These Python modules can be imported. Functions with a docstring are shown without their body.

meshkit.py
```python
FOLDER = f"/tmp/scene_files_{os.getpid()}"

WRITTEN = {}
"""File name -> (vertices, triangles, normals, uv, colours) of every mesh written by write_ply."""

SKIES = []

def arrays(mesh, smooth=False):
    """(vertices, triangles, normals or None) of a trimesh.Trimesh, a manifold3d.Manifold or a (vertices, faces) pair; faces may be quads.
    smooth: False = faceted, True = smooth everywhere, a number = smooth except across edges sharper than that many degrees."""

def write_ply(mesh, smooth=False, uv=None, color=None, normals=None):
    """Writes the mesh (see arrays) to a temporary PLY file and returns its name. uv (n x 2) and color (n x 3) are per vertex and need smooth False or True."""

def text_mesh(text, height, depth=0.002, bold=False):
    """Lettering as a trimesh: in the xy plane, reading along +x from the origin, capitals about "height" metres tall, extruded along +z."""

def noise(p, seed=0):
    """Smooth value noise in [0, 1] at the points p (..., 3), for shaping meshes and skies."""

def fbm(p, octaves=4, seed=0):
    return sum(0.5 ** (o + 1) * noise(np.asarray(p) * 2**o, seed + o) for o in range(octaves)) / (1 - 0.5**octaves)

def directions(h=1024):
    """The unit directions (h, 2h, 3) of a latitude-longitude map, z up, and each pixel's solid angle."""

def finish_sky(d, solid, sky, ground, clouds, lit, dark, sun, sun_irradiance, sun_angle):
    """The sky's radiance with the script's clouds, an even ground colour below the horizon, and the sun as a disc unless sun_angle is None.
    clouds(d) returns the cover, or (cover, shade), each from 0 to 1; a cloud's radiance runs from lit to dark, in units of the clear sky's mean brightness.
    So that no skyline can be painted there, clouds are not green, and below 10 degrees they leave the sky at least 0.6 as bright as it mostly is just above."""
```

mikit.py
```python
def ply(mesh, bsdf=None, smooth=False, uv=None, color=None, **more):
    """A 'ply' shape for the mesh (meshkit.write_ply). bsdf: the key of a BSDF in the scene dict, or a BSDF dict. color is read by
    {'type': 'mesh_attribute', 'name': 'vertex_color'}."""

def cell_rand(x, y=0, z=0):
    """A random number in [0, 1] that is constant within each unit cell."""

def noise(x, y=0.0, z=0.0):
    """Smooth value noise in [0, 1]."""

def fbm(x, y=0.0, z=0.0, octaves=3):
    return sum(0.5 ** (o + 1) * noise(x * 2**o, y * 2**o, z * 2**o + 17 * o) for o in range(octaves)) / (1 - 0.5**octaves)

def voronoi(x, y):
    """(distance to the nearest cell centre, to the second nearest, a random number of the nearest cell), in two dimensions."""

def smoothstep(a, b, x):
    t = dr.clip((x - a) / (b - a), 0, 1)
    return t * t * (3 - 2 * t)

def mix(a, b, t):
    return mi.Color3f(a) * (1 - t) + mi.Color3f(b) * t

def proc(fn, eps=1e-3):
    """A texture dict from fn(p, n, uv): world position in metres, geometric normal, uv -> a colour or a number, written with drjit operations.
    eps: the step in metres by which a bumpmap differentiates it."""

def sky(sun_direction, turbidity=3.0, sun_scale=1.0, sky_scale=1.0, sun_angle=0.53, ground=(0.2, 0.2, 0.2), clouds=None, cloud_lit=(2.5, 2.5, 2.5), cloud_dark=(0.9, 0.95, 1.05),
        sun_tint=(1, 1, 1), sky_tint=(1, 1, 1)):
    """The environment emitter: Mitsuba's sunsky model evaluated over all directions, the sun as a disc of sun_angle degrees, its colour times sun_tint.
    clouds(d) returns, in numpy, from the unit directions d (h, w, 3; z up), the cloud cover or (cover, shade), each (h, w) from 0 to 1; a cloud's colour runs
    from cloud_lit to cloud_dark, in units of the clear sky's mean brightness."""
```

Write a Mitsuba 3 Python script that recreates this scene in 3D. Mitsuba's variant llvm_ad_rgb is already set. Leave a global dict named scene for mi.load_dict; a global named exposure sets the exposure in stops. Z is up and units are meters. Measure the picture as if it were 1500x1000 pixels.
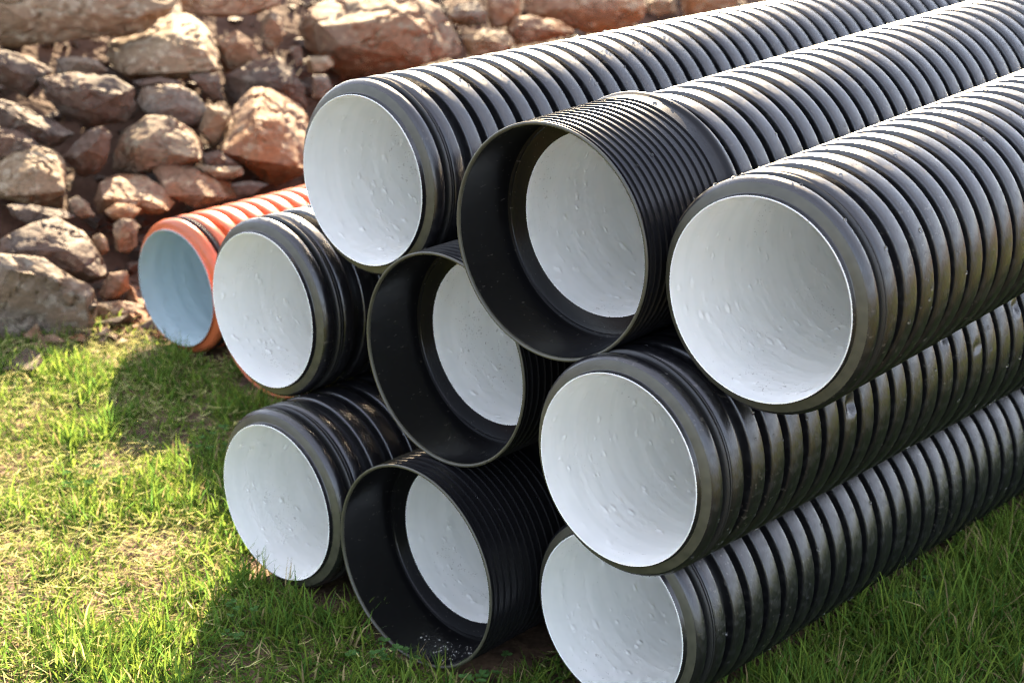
import math, random
import numpy as np, trimesh, drjit as dr, mitsuba as mi, mikit, meshkit
from mikit import ply, proc, noise, fbm, voronoi, smoothstep, mix
T = mi.ScalarTransform4f
rng = np.random.default_rng(7)
scene, labels = {}, {}

# ---------------------------------------------------------------- camera, sky, exposure
# world: x to the right along the pipe ends, y along the pipes away from them, z up, metres
EYE = np.array([1.96985, -1.90446, 1.59386])
LOOK = np.array([-0.634356, 0.693227, -0.342094])
UP = [-0.235851, 0.247875, 0.939645]
scene['camera'] = {'type': 'thinlens', 'fov': 32.09, 'fov_axis': 'x', 'aperture_radius': 0.0062, 'focus_distance': 2.75, 'near_clip': 0.05, 'far_clip': 500.0,
                   'to_world': T().look_at(origin=EYE.tolist(), target=(EYE + LOOK).tolist(), up=UP)}
def veil(d):        # thin uneven cloud over the whole sky
    n = meshkit.fbm(np.stack([d[..., 0] * 2.2 / (d[..., 2] + .35), d[..., 1] * 2.2 / (d[..., 2] + .35), 0 * d[..., 0]], -1), 4, 3)
    return np.clip(.40 + .45 * (n - .5), 0, 1)
scene['daylight'] = mikit.sky([-1.25, 1.42, 1.0], turbidity=3.0, ground=(0.12, 0.11, 0.07), sun_scale=1.5, sky_tint=(1.04, 0.98, 1.01), clouds=veil, cloud_lit=(2.25, 2.1, 2.14))
exposure = 4.4

# ---------------------------------------------------------------- materials
def two(b): return {'type': 'twosided', 'bsdf': b}
def bump(b, fn, scale, eps=1e-3): return {'type': 'bumpmap', 'arbitrary': proc(fn, eps), 'scale': scale, 'bsdf': b}

def plastic_rough(p, n, uv):
    w = fbm(p.x * 90, p.y * 90, p.z * 90, 2)
    return 0.29 + 0.13 * smoothstep(0.45, 0.75, w)
def plastic_colour(p, n, uv):       # black polyethylene with dried specks of soil
    d = smoothstep(0.70, 0.78, fbm(p.x * 160 + 3, p.y * 160, p.z * 160, 2)) * smoothstep(0.5, 0.7, noise(p.x * 9, p.y * 9, p.z * 9))
    return mix((0.004, 0.004, 0.005), (0.06, 0.053, 0.043), d * 0.6)
scene['black_plastic'] = two({'type': 'principled', 'base_color': proc(plastic_colour), 'roughness': proc(plastic_rough), 'specular': 0.85})
scene['black_inside'] = two({'type': 'principled', 'base_color': proc(lambda p, n, uv: mix((0.004, 0.004, 0.0045), (0.045, 0.04, 0.034), smoothstep(0.77, 0.86, fbm(p.x * 260, p.y * 110, p.z * 260, 2)))),
                             'roughness': 0.2, 'specular': 0.25})
scene['black_socket'] = two({'type': 'principled', 'base_color': {'type': 'rgb', 'value': [0.006, 0.006, 0.007]}, 'roughness': 0.3, 'specular': 0.22})
scene['olive_sheen_rim'] = two({'type': 'principled', 'base_color': proc(lambda p, n, uv: mix((0.030, 0.030, 0.020), (0.055, 0.052, 0.034), fbm(p.x * 70, p.y * 70, p.z * 70, 2))), 'roughness': 0.45, 'specular': 0.6})  # olive reflection of sunlit grass put into the rim face colour
scene['rubber'] = two({'type': 'principled', 'base_color': {'type': 'rgb', 'value': [0.012, 0.012, 0.012]}, 'roughness': 0.42, 'specular': 0.5})
def liner_bump(p, n, uv): return fbm(uv.x * 9, uv.y * 60, 8, 2) + 0.5 * noise(uv.x * 25, uv.y * 30, 3)
def liner_colour(p, n, uv):
    w = fbm(uv.x * 10, uv.y * 60, 1.0, 3)
    c = mix((0.735, 0.735, 0.71), (0.70, 0.705, 0.68), smoothstep(0.35, 0.7, w))
    dirt = smoothstep(0.88, 0.92, noise(uv.x * 330, uv.y * 330, 2)) * smoothstep(0.66, 0.8, noise(uv.x * 11, uv.y * 11, 9))
    return mix(c, (0.2, 0.18, 0.15), dirt * 0.6)
scene['white_liner'] = two(bump({'type': 'principled', 'base_color': proc(liner_colour), 'roughness': 0.36, 'specular': 0.5}, liner_bump, 0.0007))
scene['blue_liner'] = two(bump({'type': 'principled', 'base_color': proc(lambda p, n, uv: mix((0.45, 0.555, 0.585), (0.40, 0.50, 0.53), fbm(uv.x * 8, uv.y * 60, 1.0, 2))), 'roughness': 0.36, 'specular': 0.5},
                               lambda p, n, uv: 0.5 * dr.sin(uv.y * 125.7) + 0.7 * fbm(uv.x * 10, uv.y * 90, 2, 2), 0.0009))
scene['orange_plastic'] = two({'type': 'principled', 'base_color': proc(lambda p, n, uv: mix((0.46, 0.112, 0.040), (0.37, 0.095, 0.036), fbm(p.x * 40, p.y * 40, p.z * 40, 2))), 'roughness': 0.24, 'specular': 0.5})
scene['water'] = {'type': 'dielectric', 'int_ior': 1.33, 'ext_ior': 1.0}
scene['chalk'] = two({'type': 'diffuse', 'reflectance': {'type': 'rgb', 'value': [0.62, 0.60, 0.55]}})

def rock_material(name, a, b, c, seed):
    def colour(p, n, uv):
        w = fbm(p.x * 7 + seed, p.y * 7, p.z * 7, 4)
        g = fbm(p.x * 45, p.y * 45 + seed, p.z * 45, 3)
        s = noise(p.x * 160, p.y * 160, p.z * 160 + seed)
        k = mix(a, b, smoothstep(0.40, 0.60, w))
        k = mix(k, c, smoothstep(0.52, 0.70, g))
        return k * (0.38 + 0.40 * s)
    def relief(p, n, uv): return fbm(p.x * 38 + seed, p.y * 38, p.z * 38, 4) + 0.25 * noise(p.x * 260, p.y * 260, p.z * 260)
    scene['rock_' + name] = two(bump({'type': 'principled', 'base_color': proc(colour), 'roughness': 0.78, 'specular': 0.3}, relief, 0.0065, 1.5e-3))
rock_material('tan', (0.30, 0.210, 0.120), (0.25, 0.160, 0.088), (0.42, 0.325, 0.215), 1.3)
rock_material('brown', (0.21, 0.138, 0.085), (0.25, 0.130, 0.066), (0.32, 0.245, 0.155), 5.1)
rock_material('red', (0.30, 0.140, 0.060), (0.24, 0.138, 0.080), (0.39, 0.27, 0.165), 9.7)
rock_material('orange', (0.38, 0.190, 0.080), (0.30, 0.170, 0.095), (0.42, 0.30, 0.185), 12.9)
rock_material('grey', (0.185, 0.145, 0.108), (0.21, 0.145, 0.092), (0.30, 0.25, 0.19), 17.2)
rock_material('dark', (0.105, 0.074, 0.054), (0.13, 0.074, 0.045), (0.18, 0.138, 0.10), 21.4)
rock_material('deep', (0.075, 0.050, 0.036), (0.09, 0.050, 0.030), (0.12, 0.09, 0.065), 25.5)  # shade of the rock gaps put into the colour of the rubble
def soil_colour(p, n, uv):
    w = fbm(p.x * 18, p.y * 18, p.z * 18, 4)
    s = noise(p.x * 210, p.y * 210, p.z * 210)
    return mix((0.065, 0.042, 0.027), (0.13, 0.082, 0.05), smoothstep(0.35, 0.65, w)) * (0.65 + 0.7 * s)
scene['soil'] = two(bump({'type': 'principled', 'base_color': proc(soil_colour), 'roughness': 0.9, 'specular': 0.2}, lambda p, n, uv: fbm(p.x * 60, p.y * 60, p.z * 60, 3), 0.012, 1.5e-3))
scene['red_soil'] = two(bump({'type': 'principled', 'base_color': proc(lambda p, n, uv: mix((0.045, 0.025, 0.016), (0.085, 0.046, 0.028), fbm(p.x * 20, p.y * 20, p.z * 20, 3)) * (0.65 + 0.7 * noise(p.x * 230, p.y * 230, p.z * 230))),
                              'roughness': 0.9, 'specular': 0.2}, lambda p, n, uv: fbm(p.x * 50, p.y * 50, p.z * 50, 3), 0.014, 1.5e-3))  # bank soil colour darkened to paint the shade between the boulders
VC = {'type': 'mesh_attribute', 'name': 'vertex_color'}
scene['blade'] = {'type': 'principledthin', 'base_color': VC, 'roughness': 0.32, 'diff_trans': 1.15, 'eta': 1.4}
scene['straw'] = {'type': 'principledthin', 'base_color': VC, 'roughness': 0.6, 'diff_trans': 0.5, 'eta': 1.3}

scene['chalk_grey'] = two({'type': 'diffuse', 'reflectance': {'type': 'rgb', 'value': [0.09, 0.085, 0.07]}})
MARK = (0.717, -9.0)      # along the pipe in metres, round it in degrees
# ---------------------------------------------------------------- ground and slope
FOOT, RISE, CREST = -1.9, math.tan(math.radians(26)), 1.15
def fb(x, y, s, o=3, seed=0): return meshkit.fbm(np.stack([x * s, y * s, 0 * x + 3.7], -1), o, seed) - 0.5
def ground_z(x, y):
    x, y = np.asarray(x, float), np.asarray(y, float)
    return 0.05 * fb(x, y, 1.1) * np.clip((np.hypot(x, y - 1) - 0.3) / 1.5, 0.25, 1) - 0.006 + 0.022 * fb(x, y, 7, 2, 5) - 0.020 * np.clip((x + .25) / .2, 0, 1)
def slope_z(x, y):
    d = np.maximum(FOOT + 0.10 * fb(x, y, 1.5) - x, 0)
    rise = d * RISE
    return np.minimum(rise, CREST + 0.1 * fb(x, y, 2)) + np.minimum(d * 2, 1) * 0.10 * fb(x, y, 4) - 0.05 - 0.15 * np.clip(d * 3 - .3, 0, 1)
def sheet(x, y, zf):
    X, Y = np.meshgrid(x, y, indexing='ij')
    Z = zf(X, Y)
    i = np.arange(X.size).reshape(X.shape)
    q = np.stack([i[:-1, :-1], i[1:, :-1], i[1:, 1:], i[:-1, 1:]], -1).reshape(-1, 4)
    return np.stack([X, Y, Z], -1).reshape(-1, 3), q
def graded(lo, a, b, hi, step, n): return np.concatenate([-np.geomspace(-lo, -a, n)[:-1] if a < 0 else np.linspace(lo, a, n)[:-1], np.arange(a, b, step), np.geomspace(b, hi, n)])
scene['ground'] = ply(sheet(graded(-200, -2.3, 1.6, 200, 0.025, 24), graded(-200, -1.1, 3.0, 200, 0.025, 24), ground_z), 'soil', smooth=True)
labels['ground'] = {'kind': 'structure', 'label': 'brown soil showing between the tufts of grass'}
scene['slope'] = ply(sheet(np.concatenate([-np.geomspace(60, 5, 12)[:-1], np.arange(-5, -1.65, 0.03)]), np.concatenate([-np.geomspace(40, 2, 10)[:-1], np.arange(-2, 7, 0.03), np.geomspace(7, 60, 10)]), slope_z), 'red_soil', smooth=True)
labels['slope'] = {'kind': 'structure', 'label': 'reddish soil bank under the heap of boulders'}

# ---------------------------------------------------------------- pipes
PITCH, LENGTH, SEG = 0.05, 3.1, 92
def revolve(profile, seg=SEG, uv=False, deform=None):
    """profile: (s along the pipe, radius) pairs; the axis is +y. The outside of the wall comes with s rising."""
    p = np.asarray(profile, float)
    n = seg + 1 if uv else seg
    th = np.arange(n) * 2 * np.pi / seg + np.pi / 2
    r = np.repeat(p[:, 1:2], n, 1)
    if deform is not None: r = deform(p[:, :1] + 0 * r, th[None] + 0 * r, r)
    v = np.stack([r * np.cos(th), np.repeat(p[:, :1], n, 1), r * np.sin(th)], -1).reshape(-1, 3)
    i, j = np.meshgrid(np.arange(len(p) - 1), np.arange(seg), indexing='ij')
    k = (j + 1) % n
    q = np.stack([i * n + j, (i + 1) * n + j, (i + 1) * n + k, i * n + k], -1).reshape(-1, 4)
    f = np.vstack([q[:, [0, 2, 1]], q[:, [0, 3, 2]]])
    tex = np.stack([np.repeat((th * 0.15)[None], len(p), 0), np.repeat(p[:, :1], n, 1)], -1).reshape(-1, 2)
    return (v, f), tex
RIB = [(-.0172, .1565), (-.0164, .1680), (-.0153, .1724), (-.0128, .1744), (-.0045, .1752), (.0045, .1752), (.0128, .1744), (.0153, .1724), (.0164, .1680), (.0172, .1565)]
def ribs(first):
    out, c = [], first
    while c < LENGTH:
        out += [(c + a, b) for a, b in RIB]
        c += PITCH
    return out
RIM = [(.0087, .1538), (.0091, .1552), (.0104, .1595), (.0120, .1640), (.0140, .1680)]
SPIGOT = [(.0010, .1520), (.0070, .1528), (.0086, .1536), (.0095, .1552), (.0110, .1600), (.0126, .1644), (.0143, .1680), (.0165, .1706), (.0200, .1732), (.0255, .1750), (.0320, .1744), (.0365, .1715), (.0398, .1672), (.0425, .1630), (.0440, .1612),
          (.0590, .1612), (.0602, .1690), (.0630, .1728), (.0690, .1750), (.0790, .1752), (.0840, .1742), (.0878, .1712), (.0898, .1655), (.0914, .1570)]
RING = [(.0440, .1605), (.0448, .1690), (.0462, .1735), (.0480, .1752), (.0498, .1744), (.0510, .1712), (.0522, .1708), (.0532, .1738), (.0552, .1746), (.0572, .1722), (.0580, .1660), (.0588, .1605)]
FIRST = 0.125
SOCK = 0.245          # depth of the socket's outside
ridge_at = [.009, .021, .036, .052, .068, .084, .100, .116, .132, .150, .169, .188, .204]
SOCKET = [(.0022, .1874), (.0040, .1872), (.0052, .1850)]
SOCKET_RIM = [(.0045, .1815), (.0020, .1817), (.0004, .1826), (-.0004, .1842), (-.0002, .1858), (.0008, .1870), (.0022, .1874)]
for c in ridge_at: SOCKET += [(c - .0014, .1848), (c - .0006, .1876), (c + .0006, .1876), (c + .0014, .1848)]
SOCKET += [(.212, .1850), (.230, .1852), (.2345, .1872), (.2375, .1890), (.2400, .1903), (.2435, .1908), (.2470, .1900), (.2482, .1860), (.2490, .1760)]
NECK = [(.2480, .1600), (.2500, .1690), (.2540, .1730), (.2600, .1752), (.2680, .1754), (.2740, .1742), (.2782, .1712), (.2800, .1655), (.2815, .1570)]
INNER = [(.1270, .1500), (.1262, .1535), (.1225, .1690), (.1205, .1755), (.1190, .1765), (.1180, .1810), (.0900, .1818), (.0100, .1822), (.0045, .1815)]
def wall_radius(profile):
    p = np.array(profile)
    return lambda s: np.interp(s, p[:, 0], p[:, 1])

def wobble(s, th, r): return r
DENTS = [(0.377, 0.27, 1.0), (0.677, 0.46, 0.6), (0.773, 0.24, 0.45), (0.927, 0.45, 0.7)]     # (along, angle, size) of the scraped notches on one pipe
def dented(s, th, r):
    for a, t, z in DENTS:
        e = ((np.mod(th, 2 * np.pi) - t) / (0.085 * z)) ** 2 + ((s - a) / 0.0105) ** 2
        r = r - 0.011 * z * np.exp(-e * e) * (r > 0.166)
    return r
def liner_profile(s0):
    along = np.concatenate([np.arange(s0 + .003, s0 + .5, .0045), np.arange(s0 + .5, LENGTH, .1)])
    return [(s0 + .006, .1516), (s0 + .0004, .1515), (s0, .1512), (s0 - .0001, .1507), (s0 + .0001, .1502), (s0 + .0008, .1499)] + \
           [(q, .1499 + .00025 * math.sin(q * 125.7) + (0.00017 * math.sin(q * 349 + 1.5 * math.sin(q * 23 + s0)) if q < s0 + .5 else 0)) for q in along]
def lining(s0, seed, dimples):
    """The inner wall with its moulding rings, and the small blisters raised on it, as one mesh."""
    (v, f), tex = revolve(liner_profile(s0), SEG, True)
    g = np.random.default_rng(seed)
    rho, ang = np.array([1, .8, .58, .34, .12]), np.arange(10) * .628
    h = np.cos(np.minimum(rho, 1) * np.pi) * .5 + .5
    vs, fs, ts, at = [v], [f], [tex], len(v)
    ring = np.array([[a * 10 + k, a * 10 + (k + 1) % 10, a * 10 + 10 + (k + 1) % 10] for a in range(4) for k in range(10)] + [[a * 10 + k, a * 10 + 10 + (k + 1) % 10, a * 10 + 10 + k] for a in range(4) for k in range(10)] + [[40, 40 + k, 41 + k] for k in range(1, 9)])
    rows = s0 + .03 + .025 * np.arange(20)                       # most blisters follow the ribs outside
    for _ in range(dimples):
        q = g.choice(rows) + g.normal(0, .004) if g.random() < .6 else s0 + .02 + .46 * g.random()
        q = max(q, s0 + .012)
        th, r = g.uniform(0, 2 * np.pi), (.0028 + .0054 * g.random() ** 1.7)
        st, high = g.uniform(1.0, 1.5), g.uniform(.17, .28) * r
        a = th + rho[:, None] * r * st * np.cos(ang) / .15
        y = q + rho[:, None] * r * np.sin(ang)
        rad = .1496 - h[:, None] * high + 0 * a
        vs.append(np.stack([rad * np.cos(a), y, rad * np.sin(a)], -1).reshape(-1, 3)); fs.append(ring + at); at += 50
        ts.append(np.stack([a * .15, y], -1).reshape(-1, 2))
    return (np.vstack(vs), np.vstack(fs)), np.vstack(ts)
PLY = {}
def part(key, prof, bsdf, uv=False, smooth=38, seg=SEG, deform=None):
    if key not in PLY:
        m, tex = revolve(prof, seg, uv, deform)
        PLY[key] = ply(m, None, smooth=True, uv=tex) if uv else ply(m, None, smooth=smooth)
    return {**PLY[key], 'bsdf': {'type': 'ref', 'id': bsdf}}
def frame(c, a, roll):
    a = np.asarray(a, float) / np.linalg.norm(a)
    x = np.cross(a, [0, 0, 1]); x /= np.linalg.norm(x)
    z = np.cross(x, a)
    ca, sa = math.cos(roll), math.sin(roll)
    m = np.eye(4)
    m[:3, 0], m[:3, 1], m[:3, 2], m[:3, 3] = ca * x + sa * z, a, -sa * x + ca * z, c
    return T(m)
def number(name):
    k, i = name, 0
    while k in labels or any(s == k or s.startswith(k + '__') for s in scene): i += 1; k = f'{name}_{i:03d}'
    return k
def drops(n, prof, smax, lo, hi, seed, big=1.0):
    """Rain drops sitting on the outside of a pipe."""
    g = np.random.default_rng(seed)
    rad = wall_radius(prof)
    ball = trimesh.creation.icosphere(subdivisions=1)
    vs, fs = [], []
    centres = g.uniform(0, 1, (18, 2))
    k = 0
    while k < n:
        if g.random() < 0.55:
            c = centres[g.integers(18)] + g.normal(0, 0.035, 2)
            s, th = c[0] * smax, lo + c[1] * (hi - lo)
        else: s, th = g.uniform(0.012, smax), g.uniform(lo, hi)
        if s < 0.01: continue
        r = float(rad(s))
        if r < 0.171 and g.random() < 0.8: continue
        dr_ds = float(rad(s + .001) - rad(s - .001)) / .002
        nrm = np.array([math.cos(th), -dr_ds, math.sin(th)]); nrm /= np.linalg.norm(nrm)
        t1 = np.cross(nrm, [0.3, 0.5, 0.8]); t1 /= np.linalg.norm(t1)
        t2 = np.cross(nrm, t1)
        w = (0.0009 + 0.0026 * g.random() ** 3) * big
        b = ball.vertices * np.array([w, w * g.uniform(.8, 1.3), w * .7])
        vs.append(b @ np.array([t1, t2, nrm]) + np.array([r * math.cos(th), s, r * math.sin(th)]) + nrm * w * .15)
        fs.append(ball.faces + k * len(ball.vertices))
        k += 1
    return np.vstack(vs), np.vstack(fs)
def pipe(name, c, a, label, cat, group, socket=False, colours=('black_plastic', 'white_liner'), roll=0.0, own=None, seg=SEG, wet=0, seed=0, sun=(0.2, 2.4), smax=2.0):
    key = number(name)
    to = frame(c, a, roll)
    wall = colours[0]
    prof = (NECK + ribs(.305)) if socket else SPIGOT + ribs(FIRST)
    scene[key + '__ribbed_wall'] = {**part(('socket' if socket else 'spigot') + (own or '') + str(seg), prof, wall, seg=seg, deform=dented if own else None), 'to_world': frame(c, a, 0) if own else to}
    if socket:
        scene[key + '__socket'] = {**part('socket_outside', SOCKET, wall if 'orange' in wall else 'black_socket', seg=128), 'to_world': to}
        scene[key + '__socket__rim'] = {**part('socket_rim', SOCKET_RIM, wall if 'orange' in wall else 'olive_sheen_rim', seg=128, smooth=50), 'to_world': to}
        scene[key + '__socket__inner_face'] = {**part('socket_inside', INNER, wall if 'orange' in wall else 'black_inside', seg=128), 'to_world': to}
    else:
        scene[key + '__rim'] = {**part('rim', RIM, 'orange_plastic' if 'orange' in wall else 'olive_sheen_rim', smooth=50), 'to_world': to}
        scene[key + '__sealing_ring'] = {**part('ring', RING, 'rubber'), 'to_world': to}
    m, tex = lining(.127 if socket else 0.0, int(roll * 100), 0 if 'orange' in wall else 380)
    scene[key + '__inner_lining'] = ply(m, colours[1], smooth=True, uv=tex + roll * 3.7, to_world=to)
    if wet:
        sk = (SOCKET + NECK + ribs(.305)) if socket else prof
        scene[key + '__water_drops'] = ply(drops(wet, sk, smax, sun[0], sun[1], seed), 'water', smooth=True, to_world=frame(c, a, 0))
        labels[key + '__water_drops'] = {'kind': 'stuff', 'label': 'rain drops beaded on the black plastic'}
    labels[key] = {'label': label, 'category': cat, 'group': group}
    return key
G = 'black corrugated pipes in the stack'
pipe('corrugated_pipe', [-.2631, .1416, .7912], [0, 1, -.0065], 'black corrugated pipe with white lining, leftmost of the top row, in front of the boulders', 'pipe', G, wet=480, seed=1, roll=.4)
pipe('corrugated_pipe', [.2615, .0412, .8094], [-.0364, .9992, .016], 'black corrugated pipe in the top row ending in a wide open socket with thin ridges', 'pipe', G, True, wet=220, seed=2, roll=1.9)
pipe('corrugated_pipe', [.6231, .0775, .7931], [-.0402, .999, .0172], 'black corrugated pipe with white lining, rightmost of the top row, largest white opening', 'pipe', G, wet=420, seed=3, roll=3.3, sun=(-.6, 2.2))
pipe('corrugated_pipe', [-.5435, .1346, .4873], [.030, .9988, -.010], 'black pipe with white lining, leftmost of the middle row, right beside the orange pipes', 'pipe', G, wet=260, seg=64, seed=4, roll=4.4, smax=.4)
pipe('corrugated_pipe', [-.004, .0795, .5404], [.0041, 1, .0053], 'black pipe with open socket in the middle row, partly covered by the socket above', 'pipe', G, True, wet=60, seg=64, seed=5, roll=5.1, smax=.3)
pipe('corrugated_pipe', [.4363, .0037, .4999], [.0049, .9998, -.008], 'black pipe with white lining and scraped notches, rightmost of the middle row', 'pipe', G, wet=300, seed=6, roll=0.9, own='_dented', seg=150, sun=(-.9, 1.6), smax=1.6)
pipe('corrugated_pipe', [-.3863, .0193, .1753], [.0102, .9999, -.0045], 'black pipe with white lining lying on the grass at the left of the bottom row', 'pipe', G, wet=260, seg=64, seed=7, roll=2.6, smax=.4)
pipe('corrugated_pipe', [-.0236, .0229, .168], [.0045, 1, .0066], 'black pipe with open socket lying on the grass in the middle of the bottom row', 'pipe', G, True, wet=90, seg=64, seed=8, roll=3.9, smax=.3)
pipe('corrugated_pipe', [.338, .121, .163], [.0054, 1, -.008], 'black pipe with white lining on the ground at the right, cut by the bottom edge', 'pipe', G, wet=240, seed=9, roll=1.2, sun=(-.9, 1.4), smax=1.6)
O = 'orange corrugated pipes behind the black stack'
pipe('orange_pipe', [-1.548, .675, .173], [0, 1, 0], 'orange corrugated pipe with blue grey lining lying on the grass before the boulders', 'pipe', O, colours=('orange_plastic', 'blue_liner'), roll=.8)
pipe('orange_pipe', [-1.142, .638, .190], [0, 1, 0], 'orange pipe almost hidden behind the leftmost black pipe, only its socket edge showing', 'pipe', O, True, colours=('orange_plastic', 'blue_liner'), seg=64, roll=2.2)

# the moulded figures on one rib of the pipe at the upper right
tm = meshkit.text_mesh('30', 0.0075, 0.0006)
scene['corrugated_pipe_002__moulded_figures'] = ply(tm, 'chalk_grey', to_world=frame([.6231, .0775, .7931], [-.0402, .999, .0172], 0) @ T().rotate([0, 1, 0], -MARK[1]) @ T().translate([.1753, MARK[0], -.004]) @ T([[0, 0, 1, 0], [1, 0, 0, 0], [0, 1, 0, 0], [0, 0, 0, 1]]))
labels['corrugated_pipe_002__moulded_figures'] = {'label': 'small pale moulded figures 30 on a rib'}

# white grit lying in the bottom socket
def specks(n, seed):
    g = np.random.default_rng(seed)
    ball = trimesh.creation.icosphere(subdivisions=0)
    vs, fs = [], []
    for k in range(n):
        th, s = -1.45 + g.normal(0, .17), np.clip(.065 + g.normal(0, .022), .01, .115)
        w = .0005 + .0011 * g.random() ** 3
        r = .1822 - w * .5
        vs.append(ball.vertices * w * g.uniform(.6, 1.3, 3) + np.array([r * math.cos(th) - .0236, s + .0229, .168 + r * math.sin(th) + .0066 * s])); fs.append(ball.faces + k * 12)
    return np.vstack(vs), np.vstack(fs)
scene['white_grit'] = ply(specks(85, 3), 'chalk')
labels['white_grit'] = {'kind': 'stuff', 'label': 'white grit scattered on the floor of the lowest open socket', 'category': 'grit'}

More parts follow.
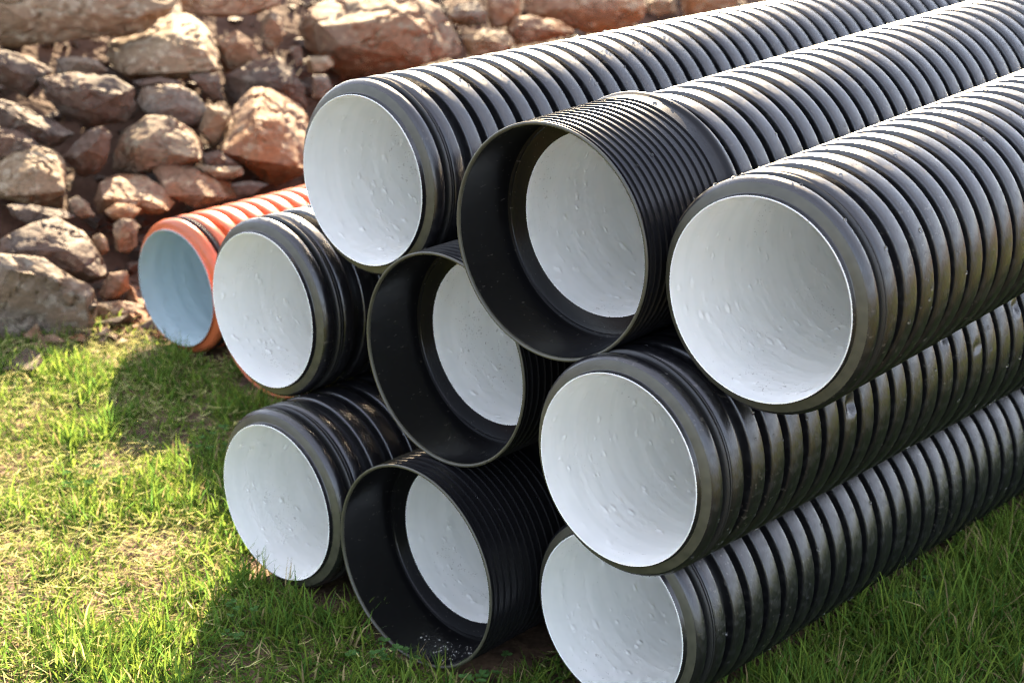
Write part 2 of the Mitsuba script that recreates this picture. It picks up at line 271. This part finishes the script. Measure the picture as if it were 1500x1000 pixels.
# ---------------------------------------------------------------- rocks: (material, centre, turn about z in degrees, outline across and up, ridge points on the front face, label, thickness)
ROCKS = [
    ('tan', [-3.033, 1.433, 0.588], 56.3, [(-0.312, 0.109), (0.073, 0.098), (0.333, 0.045), (0.325, 0.023), (0.223, -0.057), (0.163, -0.073), (0.046, -0.065), (-0.035, -0.073), (-0.116, -0.089), (-0.203, -0.093), (-0.329, -0.074)], [(-0.164, 0.017), (0.053, 0.024), (0.198, 0.004)], 'huge flat tan slab overhanging the other rocks in the top left corner', 0.6),
    ('orange', [-2.991, 2.037, 0.565], 51.5, [(-0.174, 0.049), (0.18, 0.042), (0.178, -0.005), (0.097, -0.036), (-0.006, -0.046), (-0.116, -0.039), (-0.163, -0.031)], [], 'thin orange tan slab along the top edge beside the huge slab', 1.0),
    ('tan', [-2.894, 1.674, 0.467], 53.7, [(-0.189, -0.019), (-0.175, 0.019), (-0.1, 0.043), (-0.04, 0.053), (0.037, 0.092), (0.09, 0.098), (0.141, 0.082), (0.169, 0.039), (0.19, 0.0), (0.183, -0.061), (0.147, -0.091), (0.056, -0.104), (-0.116, -0.09), (-0.173, -0.058)], [(-0.112, -0.033), (0.046, -0.019), (0.173, -0.03), (0.064, 0.034)], 'grey topped rock with ochre underside just under the huge tan slab', 2.0),
    ('brown', [-2.744, 2.531, 0.42], 46.7, [(-0.302, 0.025), (-0.264, 0.097), (-0.209, 0.123), (-0.083, 0.15), (0.116, 0.149), (0.206, 0.103), (0.241, 0.048), (0.278, 0.003), (0.305, -0.066), (0.167, -0.107), (0.075, -0.134), (-0.135, -0.15), (-0.216, -0.094), (-0.269, -0.048)], [(-0.14, 0.015), (0.032, 0.032), (0.168, -0.052)], 'big mottled brown boulder behind the front end of the topmost left pipe', 1.5),
    ('brown', [-2.853, 2.116, 0.473], 50.2, [(-0.037, 0.042), (-0.004, 0.077), (0.034, 0.053), (0.047, 0.001), (0.023, -0.046), (-0.006, -0.078), (-0.033, -0.053), (-0.047, -0.005)], [], 'small upright oval brown stone left of the big mottled boulder', 1.5),
    ('dark', [-2.809, 1.069, 0.481], 58.1, [(-0.092, 0.081), (-0.012, 0.074), (0.046, 0.047), (0.101, 0.009), (0.086, -0.004), (0.047, -0.031), (0.015, -0.079), (-0.036, -0.041), (-0.099, 0.005)], [(-0.017, 0.022), (0.043, 0.012)], 'dark purple grey rock at the left edge below the huge slab', 1.0),
    ('grey', [-2.807, 1.297, 0.479], 56.2, [(-0.079, 0.023), (-0.015, 0.031), (0.047, 0.014), (0.08, -0.02), (0.022, -0.032), (-0.082, -0.024)], [], 'low blue grey stone lying on top of the dark wedge rock', 1.0),
    ('dark', [-2.648, 1.193, 0.403], 56.1, [(-0.143, 0.079), (-0.027, 0.088), (0.088, 0.076), (0.147, 0.038), (0.149, -0.03), (0.119, -0.072), (0.007, -0.088), (-0.084, -0.033), (-0.127, 0.025)], [(-0.029, 0.063), (0.099, 0.037), (0.014, -0.002)], 'dark brown wedge shaped rock with a flat top', 1.0),
    ('grey', [-2.565, 1.46, 0.361], 53.4, [(-0.115, 0.015), (-0.099, 0.058), (-0.042, 0.071), (0.021, 0.065), (0.077, 0.037), (0.116, -0.03), (0.114, -0.059), (0.071, -0.072), (-0.034, -0.032), (-0.103, -0.015)], [(-0.088, -0.001), (0.025, 0.01)], 'grey brown rock between the dark wedge and the ochre bottomed rock', 1.0),
    ('brown', [-2.459, 1.311, 0.276], 54.0, [(-0.143, -0.066), (-0.134, -0.023), (-0.121, 0.019), (-0.087, 0.061), (-0.03, 0.094), (0.052, 0.094), (0.105, 0.06), (0.136, -0.006), (0.138, -0.042), (0.112, -0.066), (0.036, -0.056), (-0.012, -0.057), (-0.056, -0.091), (-0.111, -0.092)], [(-0.031, -0.035), (0.047, 0.012), (0.123, -0.005), (-0.062, 0.031)], 'domed brown rock with a reddish hollow in its right side', 1.6),
    ('red', [-2.448, 1.721, 0.232], 50.6, [(-0.155, -0.007), (-0.12, 0.052), (-0.081, 0.111), (-0.028, 0.158), (0.023, 0.157), (0.08, 0.122), (0.144, 0.075), (0.157, 0.03), (0.125, -0.06), (0.122, -0.137), (0.025, -0.161), (-0.054, -0.101), (-0.118, -0.061)], [(-0.125, 0.026), (-0.02, 0.004), (0.126, -0.03), (-0.023, 0.094)], 'large rock with pale top and orange red underside touching the topmost left pipe', 2.3),
    ('tan', [-2.6, 1.868, 0.376], 50.5, [(-0.038, -0.004), (-0.014, 0.03), (0.023, 0.002), (0.037, -0.025), (-0.039, -0.029)], [], 'little crumbly tan stone on top of the orange red rock', 1.0),
    ('brown', [-2.75, 1.879, 0.449], 51.3, [(-0.074, 0.04), (-0.004, 0.077), (0.047, 0.037), (0.075, -0.017), (0.065, -0.079), (0.005, -0.062), (-0.057, -0.076), (-0.069, -0.022)], [], 'brown rock right of the grey topped ochre rock', 1.0),
    ('dark', [-2.59, 1.854, 0.371], 50.5, [(-0.129, 0.03), (-0.045, 0.073), (0.037, 0.087), (0.096, 0.048), (0.131, -0.014), (0.136, -0.092), (0.069, -0.067), (0.01, -0.023), (-0.081, -0.056), (-0.127, -0.078), (-0.139, -0.024)], [(-0.047, 0.028), (0.064, 0.018)], 'broad dark brown rock behind the orange red rock', 1.0),
    ('tan', [-2.495, 0.866, 0.258], 58.2, [(-0.111, 0.029), (-0.071, 0.047), (-0.031, 0.075), (0.028, 0.089), (0.079, 0.075), (0.109, 0.043), (0.115, 0.001), (0.107, -0.067), (0.091, -0.098), (0.033, -0.09), (-0.081, -0.062), (-0.118, -0.045)], [(-0.063, -0.008), (0.02, -0.006), (0.08, 0.014), (0.102, -0.001)], 'tan topped rock with rusty right face at the left edge of the picture', 2.2),
    ('red', [-2.304, 1.103, 0.189], 54.9, [(-0.119, -0.009), (-0.096, 0.045), (-0.043, 0.052), (0.049, 0.038), (0.087, 0.015), (0.118, -0.029), (0.096, -0.056), (0.017, -0.048), (-0.062, -0.033), (-0.109, -0.045)], [(-0.09, 0.027), (0.034, 0.017), (0.092, -0.014)], 'low reddish stone with a pale top above the orange pipe ring', 1.8),
    ('red', [-2.29, 1.32, 0.183], 52.9, [(-0.126, 0.048), (-0.105, 0.065), (-0.037, 0.062), (0.003, 0.05), (0.049, 0.012), (0.102, -0.026), (0.128, -0.041), (0.059, -0.053), (-0.01, -0.061), (-0.064, -0.04), (-0.095, 0.004)], [(-0.089, 0.0), (0.027, 0.002)], 'dark red stone with pale ridge just above the orange pipe', 1.8),
    ('tan', [-2.258, 1.39, 0.213], 52.1, [(-0.072, 0.022), (0.008, -0.002), (0.064, 0.014), (0.074, -0.008), (0.035, -0.021), (-0.026, -0.012)], [], 'flat pale sliver of stone under the orange red rock', 1.0),
    ('tan', [-2.444, 1.524, 0.302], 52.2, [(-0.021, 0.072), (0.014, 0.074), (0.056, 0.048), (0.033, 0.012), (0.009, -0.031), (-0.007, -0.075), (-0.041, -0.03), (-0.054, -0.007), (-0.01, 0.013)], [], 'tan stone wedged between the grey brown rock and the orange red rock', 1.0),
    ('dark', [-2.113, 0.673, 0.146], 57.7, [(-0.162, 0.001), (-0.122, 0.049), (-0.072, 0.075), (-0.017, 0.087), (0.031, 0.084), (0.066, 0.065), (0.112, 0.032), (0.133, -0.008), (0.16, -0.063), (0.153, -0.082), (0.109, -0.095), (0.022, -0.033), (-0.056, -0.02)], [(-0.074, 0.046), (0.057, 0.036), (0.131, -0.041)], 'long dark brown rock leaning behind the largest grey brown block', 1.15),
    ('grey', [-1.917, 0.511, 0.082], 58.1, [(-0.131, 0.144), (-0.053, 0.141), (0.021, 0.129), (0.048, 0.109), (0.079, 0.069), (0.13, 0.052), (0.146, 0.032), (0.147, -0.006), (0.14, -0.063), (0.131, -0.094), (0.036, -0.111), (-0.052, -0.116), (-0.156, -0.125)], [(-0.066, 0.12), (0.032, 0.094), (0.117, 0.025), (0.118, -0.077), (-0.038, -0.098), (-0.12, 0.023)], 'largest grey brown block standing on the grass at the left edge', 0.55),
    ('brown', [-2.105, 0.923, 0.141], 55.2, [(-0.033, 0.022), (-0.009, 0.054), (0.022, 0.049), (0.036, 0.018), (0.03, -0.029), (0.003, -0.054), (-0.028, -0.042)], [], 'small upright brown stone just left of the orange pipe ring', 1.0),
    ('dark', [-2.443, 1.042, 0.304], 56.3, [(-0.073, -0.008), (-0.038, 0.018), (0.005, 0.064), (0.052, 0.078), (0.076, 0.053), (0.069, -0.009), (0.035, -0.063), (-0.013, -0.081), (-0.037, -0.059)], [(0.002, 0.022)], 'dark brown stone in the gap left of the domed rock', 1.0),
    ('red', [-2.193, 0.98, 0.183], 55.3, [(-0.052, 0.005), (-0.022, 0.023), (0.029, 0.024), (0.053, 0.005), (0.032, -0.021), (-0.026, -0.024)], [], 'small pink stone below the low reddish stone', 1.0),
    ('tan', [-2.145, 0.959, 0.16], 55.2, [(-0.039, 0.004), (-0.016, 0.019), (0.022, 0.014), (0.039, -0.011), (-0.038, -0.016)], [], 'pale pebble just above the small upright brown stone', 1.0),
    ('dark', [-2.256, 0.751, 0.215], 57.9, [(-0.091, 0.031), (-0.015, 0.026), (0.064, 0.001), (0.094, -0.015), (0.068, -0.026), (-0.031, -0.023), (-0.079, -0.003)], [], 'thin dark slab under the tan topped rock', 1.0),
    ('brown', [-2.243, 0.879, 0.208], 56.5, [(-0.036, 0.024), (-0.01, 0.036), (0.02, 0.014), (0.036, -0.028), (-0.003, -0.035), (-0.032, -0.01)], [], 'small round brown stone right of the tan topped rock', 1.0),
    ('dark', [-2.599, 0.96, 0.38], 57.9, [(-0.119, 0.085), (-0.043, 0.068), (0.044, 0.015), (0.126, -0.038), (0.069, -0.084), (0.006, -0.052), (-0.089, -0.012)], [(-0.02, 0.032), (0.054, -0.02)], 'long dark slab sloping down from the left edge', 1.0),
    ('dark', [-2.53, 0.858, 0.347], 58.5, [(-0.075, 0.055), (0.001, 0.044), (0.056, 0.014), (0.079, -0.015), (-0.006, -0.03), (-0.084, -0.046)], [], 'low dark stone just above the tan topped rock', 1.0),
    ('grey', [-2.776, 3.014, 0.435], 44.0, [(-0.079, -0.0), (-0.036, 0.043), (0.041, 0.048), (0.079, 0.01), (0.07, -0.038), (0.002, -0.048), (-0.065, -0.029)], [(0.012, 0.01)], 'small stone, half tan and half grey, right of the big mottled boulder', 1.5),
    ('red', [-2.728, 3.167, 0.434], 42.8, [(-0.061, 0.065), (0.065, 0.065), (0.065, -0.002), (0.017, -0.061), (-0.051, -0.066), (-0.065, -0.012)], [], 'upright pinkish brown rock at the top edge above the topmost left pipe', 1.0),
    ('orange', [-2.648, 3.564, 0.394], 40.2, [(-0.252, 0.086), (0.217, 0.092), (0.25, 0.023), (0.231, -0.027), (0.172, -0.058), (0.052, -0.09), (-0.11, -0.052), (-0.18, -0.032), (-0.241, 0.007)], [(-0.111, 0.029), (0.09, 0.021), (0.209, 0.033)], 'wide orange rock at the top edge behind the topmost left pipe', 0.8),
    ('red', [-2.596, 3.234, 0.369], 41.6, [(-0.136, 0.001), (-0.097, 0.05), (-0.03, 0.06), (0.067, 0.037), (0.136, -0.006), (0.02, -0.041), (-0.096, -0.062), (-0.106, -0.028)], [(-0.078, 0.031), (0.048, 0.013)], 'reddish rock right behind the crest of the topmost left pipe', 1.0),
    ('tan', [-2.615, 2.965, 0.356], 43.3, [(-0.099, 0.019), (-0.024, 0.052), (0.071, 0.038), (0.099, 0.0), (0.062, -0.038), (-0.08, -0.053)], [(-0.024, 0.028)], 'crumbly tan stone between the big mottled boulder and the reddish rock', 1.5),
    ('tan', [-2.612, 4.014, 0.375], 37.7, [(-0.068, 0.019), (-0.017, 0.046), (0.056, 0.037), (0.069, -0.03), (-0.014, -0.047), (-0.056, -0.032)], [], 'pale tan stone at the top edge right of the wide orange rock', 1.0),
    ('orange', [-2.568, 4.296, 0.353], 36.2, [(-0.14, 0.044), (-0.013, 0.058), (0.136, 0.051), (0.107, -0.013), (-0.008, -0.059), (-0.115, -0.056)], [], 'rightmost orange rock at the top edge above the topmost left pipe', 1.0),
    ('tan', [-2.661, 2.165, 0.38], 48.7, [(-0.047, 0.025), (0.031, 0.028), (0.047, -0.003), (0.003, -0.029), (-0.048, -0.028)], [], 'flat pale ledge stone under the left side of the big mottled boulder', 1.5),
    ('grey', [-2.521, 2.045, 0.337], 48.7, [(-0.032, 0.043), (0.018, 0.042), (0.034, -0.001), (-0.001, -0.043), (-0.035, -0.034)], [], 'grey stone in the gap left of the topmost left pipe rim', 1.0),
    ('dark', [-2.683, 2.076, 0.416], 49.4, [(-0.026, 0.032), (0.013, 0.039), (0.026, -0.024), (-0.005, -0.039)], [], 'dark red stone below the small upright oval stone', 1.0),
    ('dark', [-2.612, 1.628, 0.383], 52.4, [(-0.054, 0.046), (0.041, 0.051), (0.055, -0.039), (0.021, -0.053), (-0.02, -0.007)], [], 'dark stone under the right end of the ochre bottomed rock', 1.0),
    ('tan', [-2.1, 0.836, 0.139], 56.0, [(-0.022, 0.023), (0.001, 0.035), (0.018, 0.014), (0.022, -0.02), (0.002, -0.035), (-0.021, -0.01)], [], 'tan stone left of the small upright brown stone', 1.0),
    ('red', [-1.952, 0.77, 0.068], 55.7, [(-0.043, -0.022), (-0.011, 0.035), (0.038, 0.038), (0.04, -0.014), (0.002, -0.038), (-0.035, -0.039)], [], 'red brown stone on the soil left of the orange pipe ring', 1.0),
    ('dark', [-2.172, 1.431, 0.171], 51.2, [(-0.058, 0.014), (0.004, 0.02), (0.059, 0.011), (0.016, -0.017), (-0.039, -0.018)], [], 'low dark red stone under the orange red rock beside the orange pipe', 1.0),
    ('dark', [-2.3, 1.427, 0.233], 52.0, [(-0.061, 0.024), (-0.005, 0.032), (0.062, -0.017), (0.005, -0.033), (-0.056, -0.005)], [], 'dark red stone between the domed rock and the orange red rock', 1.0),
    ('dark', [-2.66, 1.469, 0.407], 53.9, [(-0.077, 0.017), (0.009, 0.029), (0.079, 0.012), (0.078, -0.017), (-0.037, -0.028)], [], 'dark stone directly under the ochre bottomed rock', 1.0),
    ('brown', [-1.859, 0.728, 0.015], 55.5, [(-0.069, 0.032), (-0.009, 0.041), (0.061, 0.017), (0.07, -0.029), (0.009, -0.041), (-0.068, -0.026)], [(-0.011, 0.022)], 'low red brown clod on the soil beside the orange pipe ring', 1.0),
]
def rock_mesh(outline, ridge, th, seed, coarse=1.0):
    g = np.random.default_rng(seed)
    o = np.array(outline)
    mid = o.mean(0)
    size = math.sqrt(np.prod(o.max(0) - o.min(0)))
    t = 0.42 * size * th
    pts = [np.column_stack([o[:, 0], g.uniform(-.18, .18, len(o)) * t, o[:, 1]])]
    if ridge: pts.append(np.array([[a, -t * g.uniform(.85, 1.1), b] for a, b in ridge]))
    q = mid + (o - mid) * g.uniform(.5, .78, (len(o), 1))
    pts.append(np.column_stack([q[:, 0], -t * (g.uniform(.45, .8, len(o)) if ridge else g.uniform(.6, 1.05, len(o))), q[:, 1]]))
    q = mid + (o - mid) * g.uniform(.6, .85, (len(o), 1))
    pts.append(np.column_stack([q[:, 0], t * g.uniform(.7, 1.1, len(o)), q[:, 1]]))
    m = trimesh.convex.convex_hull(np.vstack(pts))
    edge = np.clip(size * .068, .008, .021) * coarse
    v, f = trimesh.remesh.subdivide_to_size(m.vertices, m.faces, edge, max_iter=14)
    m = trimesh.Trimesh(v, f, process=False); m.merge_vertices()
    trimesh.smoothing.filter_taubin(m, lamb=.5, nu=.52, iterations=2)
    n = m.vertex_normals
    p = m.vertices + seed * 3.1
    big = meshkit.fbm(p * (2.6 / size), 3, seed) - .5
    crack = np.abs(meshkit.fbm(p * (4.0 / size), 3, seed + 9) - .5)
    fine = meshkit.fbm(p * 55, 3, seed + 4) - .5
    d = .075 * size * big - .10 * size * np.exp(-(crack / .03) ** 2) * .35 + .005 * fine
    m.vertices = m.vertices + n * d[:, None]
    return m
for i, (mat, c, turn, outline, ridge, label, th) in enumerate(ROCKS):
    name = 'boulder' if np.ptp(np.array(outline), 0).max() > .2 else 'stone'
    key = number(name)
    scene[key] = ply(rock_mesh(outline, ridge, th, i + 11), 'rock_' + mat, smooth=32, to_world=T().translate(c).rotate([0, 0, 1], turn))
    labels[key] = {'label': label, 'category': 'rock', 'group': 'rocks heaped on the bank'}

# rubble between the rocks
def rubble(n, seed):
    g = np.random.default_rng(seed)
    kinds = []
    for k in range(12):
        b = trimesh.convex.convex_hull(g.normal(0, 1, (14, 3)) * [1, .8, .6])
        kinds.append((b.vertices / np.abs(b.vertices).max(), b.faces))
    vs, fs, at = [], [], 0
    for _ in range(n):
        v, f = kinds[g.integers(12)]
        y = g.uniform(.2, 6.5); x = FOOT + .22 - 2.3 * g.random() ** 1.15
        w = np.clip(g.lognormal(-4.0, .7), .006, .10)
        a = g.uniform(0, 6.28); ca, sa = math.cos(a), math.sin(a)
        q = (v * w * g.uniform(.7, 1.2, 3)) @ np.array([[ca, sa, 0], [-sa, ca, 0], [0, 0, 1]])
        z = max(float(ground_z(x, y)), float(slope_z(x, y)))
        vs.append(q + [x, y, z + w * .25]); fs.append(f + at); at += len(v)
    for i in range(60):         # larger filler stones, added to darken the gaps
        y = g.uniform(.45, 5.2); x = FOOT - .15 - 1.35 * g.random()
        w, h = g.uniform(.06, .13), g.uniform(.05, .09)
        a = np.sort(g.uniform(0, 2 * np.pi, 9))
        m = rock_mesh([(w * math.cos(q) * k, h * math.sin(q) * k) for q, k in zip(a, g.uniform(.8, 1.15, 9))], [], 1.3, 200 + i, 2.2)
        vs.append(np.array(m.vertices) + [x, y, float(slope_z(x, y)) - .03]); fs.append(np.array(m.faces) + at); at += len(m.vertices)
    return np.vstack(vs), np.vstack(fs)
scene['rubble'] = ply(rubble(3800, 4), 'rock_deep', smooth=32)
labels['rubble'] = {'kind': 'stuff', 'label': 'small red brown stones and clods between the boulders', 'category': 'rubble'}

def clods(n, seed):
    g = np.random.default_rng(seed)
    vs, fs, at = [], [], 0
    for _ in range(n):
        b = trimesh.convex.convex_hull(g.normal(0, 1, (11, 3)) * [1, .9, .6])
        w = np.clip(g.lognormal(-4.3, .55), .006, .04)
        x, y = -1.83 + g.normal(0, .09), .93 + g.normal(0, .24)
        q = b.vertices / np.abs(b.vertices).max() * w
        vs.append(q + [x, y, max(float(ground_z(x, y)), float(slope_z(x, y))) + w * .3 + .015 * g.random()]); fs.append(b.faces + at); at += len(q)
    return np.vstack(vs), np.vstack(fs)
scene['soil_clods'] = ply(clods(750, 12), 'rock_red')
labels['soil_clods'] = {'kind': 'stuff', 'label': 'loose reddish clods of soil between the boulders and the orange pipe', 'category': 'soil'}

# ---------------------------------------------------------------- grass
FEET = [(-.3863, .02, .15), (-.024, .023, .15), (.338, .121, .115), (-1.548, .675, .13), (-1.16, .609, .13)]
def free(x, y):
    ok = np.ones(len(x), bool)
    for px, py, w in FEET: ok &= ~((np.abs(x - px) < w) & (y > py - .005))
    ok &= ~((np.abs(x + 1.83) < .13) & (np.abs(y - .96) < .26))
    return ok & (np.hypot(x - .53, y - .79) > .06 + .03 * fb(x, y, 20))
def blades(x, y, length, width, lean, phi, colour, bend, g, K=3, z0=None):
    n = len(x)
    z = ground_z(x, y) if z0 is None else z0
    side = np.stack([-np.sin(phi), np.cos(phi), 0 * phi], -1)
    tw = g.normal(0, .5, n)
    pos = np.stack([x, y, z - .004], -1)
    th = lean.copy()
    rows, tint = [], []
    for k in range(K + 1):
        t = k / K
        w = width * (1 - t ** 1.7) * (.75 + .5 * min(t * 4, 1)) * .5
        d = np.stack([np.cos(phi) * np.sin(th), np.sin(phi) * np.sin(th), np.cos(th)], -1)
        nr = np.cross(d, side)
        s = side * np.cos(tw)[:, None] + nr * np.sin(tw)[:, None]
        if k < K: rows += [pos - s * w[:, None], pos + s * w[:, None]]
        else: rows += [pos]
        pos = pos + d * (length / K)[:, None]
        th = np.minimum(th + bend / K * (.6 + .8 * t), 2.3)
    v = np.stack(rows, 1)
    low = np.maximum(v[..., 2], (z + .003)[:, None])
    v[..., 2] = low
    c = np.repeat(colour[:, None], v.shape[1], 1)
    f = []
    for k in range(K - 1): f += [[2 * k, 2 * k + 1, 2 * k + 3], [2 * k, 2 * k + 3, 2 * k + 2]]
    f += [[2 * K - 2, 2 * K - 1, 2 * K]]
    f = (np.array(f)[None] + (np.arange(n) * v.shape[1])[:, None, None]).reshape(-1, 3)
    return v.reshape(-1, 3), f, c.reshape(-1, 3)
LIT = lambda x, y: np.clip((-.25 - x) / .3, 0, 1) * (1 - .85 * np.exp(-((x + 1.05) / .42) ** 4 - ((y - .45) / .26) ** 4))          # pale stalks paint the sunlit lawn, thinned where the orange pipes cast shadow
def field(n, g, share=.68):
    k = int(n * share)
    x = np.concatenate([g.uniform(-2.25, .6, k), g.uniform(.3, 1.3, n - k)])
    y = np.concatenate([g.uniform(-.95, 1.25, k), g.uniform(-.35, 3.0, n - k)])
    k = free(x, y) & (x > FOOT - .03 + .13 * fb(x, y, 6)) & ~((x > -1.0) & (x < .3) & (y > .5))
    return x[k], y[k]
def clump(x, y): return np.clip(.5 + 2.8 * fb(x, y, 5.5, 3, 11) + 1.6 * fb(x, y, 16, 2, 3), 0, 1)
def greens(m, g):
    hue = g.random(m)[:, None]
    c = (1 - hue) * np.array([.075, .170, .034]) + hue * np.array([.22, .30, .048])
    c = np.where((g.random(m) < .07)[:, None], [.40, .32, .16], c)
    return c * g.uniform(.55, 1.3, m)[:, None]
def green(n, seed):
    g = np.random.default_rng(seed)
    x, y = field(n, g)
    right = np.clip((x - .36) / .25, 0, 1) * np.clip((y - .25) / .5, 0, 1)
    dens = np.maximum(clump(x, y), .35 + .6 * right * (.4 + .6 * clump(x, y)))
    dens = np.where(right > 0, dens, clump(x, y))
    bare = np.clip((fb(x, y, 3.4, 3, 21) - .08) * 9, 0, 1) * (1 - .85 * np.clip(right * 3, 0, 1))
    k = g.random(len(x)) < (.25 + .75 * dens) * (1 - .45 * bare)
    x, y, right, dens = x[k], y[k], right[k], dens[k]
    m = len(x)
    length = (.022 + .052 * g.random(m) ** 1.6 * (.45 + dens)) * (1 + .25 * np.clip(right * 3, 0, 1)) * (1 + .75 * right * g.random(m))
    lean = np.abs(g.normal(.5, .5, m)) * (1 - .35 * right) + .6 * (1 - dens) * g.random(m)
    return blades(x, y, length, g.uniform(.0018, .0050, m), lean, g.uniform(0, 6.283, m), greens(m, g), g.uniform(.2, 1.7, m), g)
def dry(n, seed):
    g = np.random.default_rng(seed)
    x, y = field(n, g, .85)
    k = g.random(len(x)) < (1 - .8 * clump(x, y)) * (.22 + .78 * LIT(x, y))
    x, y = x[k], y[k]; m = len(x)
    base = np.where((g.random(m) < .45)[:, None], [.50, .48, .20], [.34, .33, .12]) * g.uniform(.5, 1.3, m)[:, None]
    return blades(x, y, g.uniform(.012, .055, m), g.uniform(.0010, .0028, m), g.uniform(.95, 1.6, m), g.uniform(0, 6.283, m), base, g.normal(.1, .4, m), g, 3, ground_z(x, y) + g.uniform(.002, .028, m))
v, f, c = green(300000, 5)
scene['grass'] = ply((v, f), 'blade', color=c)
labels['grass'] = {'kind': 'stuff', 'label': 'green grass blades round the pipes, lit from behind on the left', 'category': 'grass'}
v, f, c = dry(62000, 6)
scene['dry_grass'] = ply((v, f), 'straw', color=c)
labels['dry_grass'] = {'kind': 'stuff', 'label': 'pale dry stalks lying flat among the green grass', 'category': 'dry grass'}
def lawn(n, seed):      # the rest of the lawn, before the pipe ends and to the right, in broad tufts
    g = np.random.default_rng(seed)
    x, y = g.uniform(-4, 7, n), g.uniform(-7, 6, n)
    k = ((y < -.9) | (x > 1.25)) & (np.hypot(x - EYE[0], y - EYE[1]) > .5)
    x, y = x[k], y[k]; m = len(x)
    return blades(x, y, g.uniform(.06, .13, m), g.uniform(.012, .022, m), np.abs(g.normal(.5, .4, m)), g.uniform(0, 6.283, m), greens(m, g), g.uniform(.3, 1.4, m), g, 2)
v, f, c = lawn(60000, 8)
scene['lawn'] = ply((v, f), 'blade', color=c)
labels['lawn'] = {'kind': 'stuff', 'label': 'the rest of the lawn around the viewer', 'category': 'grass'}

# clover and broad leaved weeds
def leaves(sets, seed, lift):
    g = np.random.default_rng(seed)
    vs, fs, cs, at = [], [], [], 0
    stems = []
    for (dx, dy, h, r) in sets:
        a0 = g.uniform(0, 6.28)
        for q in range(3):
            a = a0 + q * 2.094
            th = np.linspace(0, 2 * np.pi, 11)[:-1]
            u = r * .55 * (1 + np.cos(th)) * (1 - .10 * (np.cos(th) > .95)); w = r * .55 * np.sin(th)
            z = h + .22 * u + .35 * np.abs(w) + g.normal(0, .0015)
            vs.append(np.stack([dx + u * np.cos(a) - w * np.sin(a), dy + u * np.sin(a) + w * np.cos(a), z], -1)); n = 10
            fs.append(np.array([[0, k, k + 1] for k in range(1, n - 1)]) + at); at += n
            cs.append(np.tile(np.array([.10, .20, .06]) * g.uniform(.7, 1.25), (n, 1)))
        stems.append(((dx * .4, dy * .4, 0), (dx, dy, h)))
    return (np.vstack(vs), np.vstack(fs)), np.vstack(cs), stems
def plant(name, x, y, n, size, spread, label, cat, seed):
    g = np.random.default_rng(seed)
    z = float(ground_z(x, y))
    sets = [(*g.normal(0, spread, 2), g.uniform(.02, .05), size * g.uniform(.7, 1.2)) for _ in range(n)]
    m, c, stems = leaves(sets, seed, 0)
    key = number(name)
    scene[key + '__leaves'] = ply(m, 'blade', color=c, to_world=T().translate([x, y, z]))
    tubes = trimesh.util.concatenate([trimesh.creation.cylinder(radius=.0007, segment=np.array(s, float), sections=5) for s in stems])
    scene[key + '__stems'] = ply(tubes, 'blade', color=np.tile([.12, .18, .06], (len(tubes.vertices), 1)), to_world=T().translate([x, y, z]))
    labels[key] = {'label': label, 'category': cat}
plant('weed', .53, .79, 13, .017, .032, 'low broad leaved weed on the bare patch beside the lowest right pipe', 'plant', 1)
plant('clover', -.045, .215 - .24, 9, .011, .026, 'clover plant at the foot of the lowest open socket', 'plant', 2)
plant('clover', -.30, -.13, 8, .010, .028, 'clover plant in the shade left of the lowest open socket', 'plant', 4)
plant('clover', -.97, .33, 9, .012, .035, 'clover plant in the shadow before the orange pipes', 'plant', 5)
plant('clover', -1.02, .02, 9, .012, .040, 'sunlit clover plant on the open lawn at the left', 'plant', 6)
plant('clover', .135, .02, 10, .011, .030, 'clover plant in the gap between the lowest open socket and the lowest right pipe', 'plant', 3)
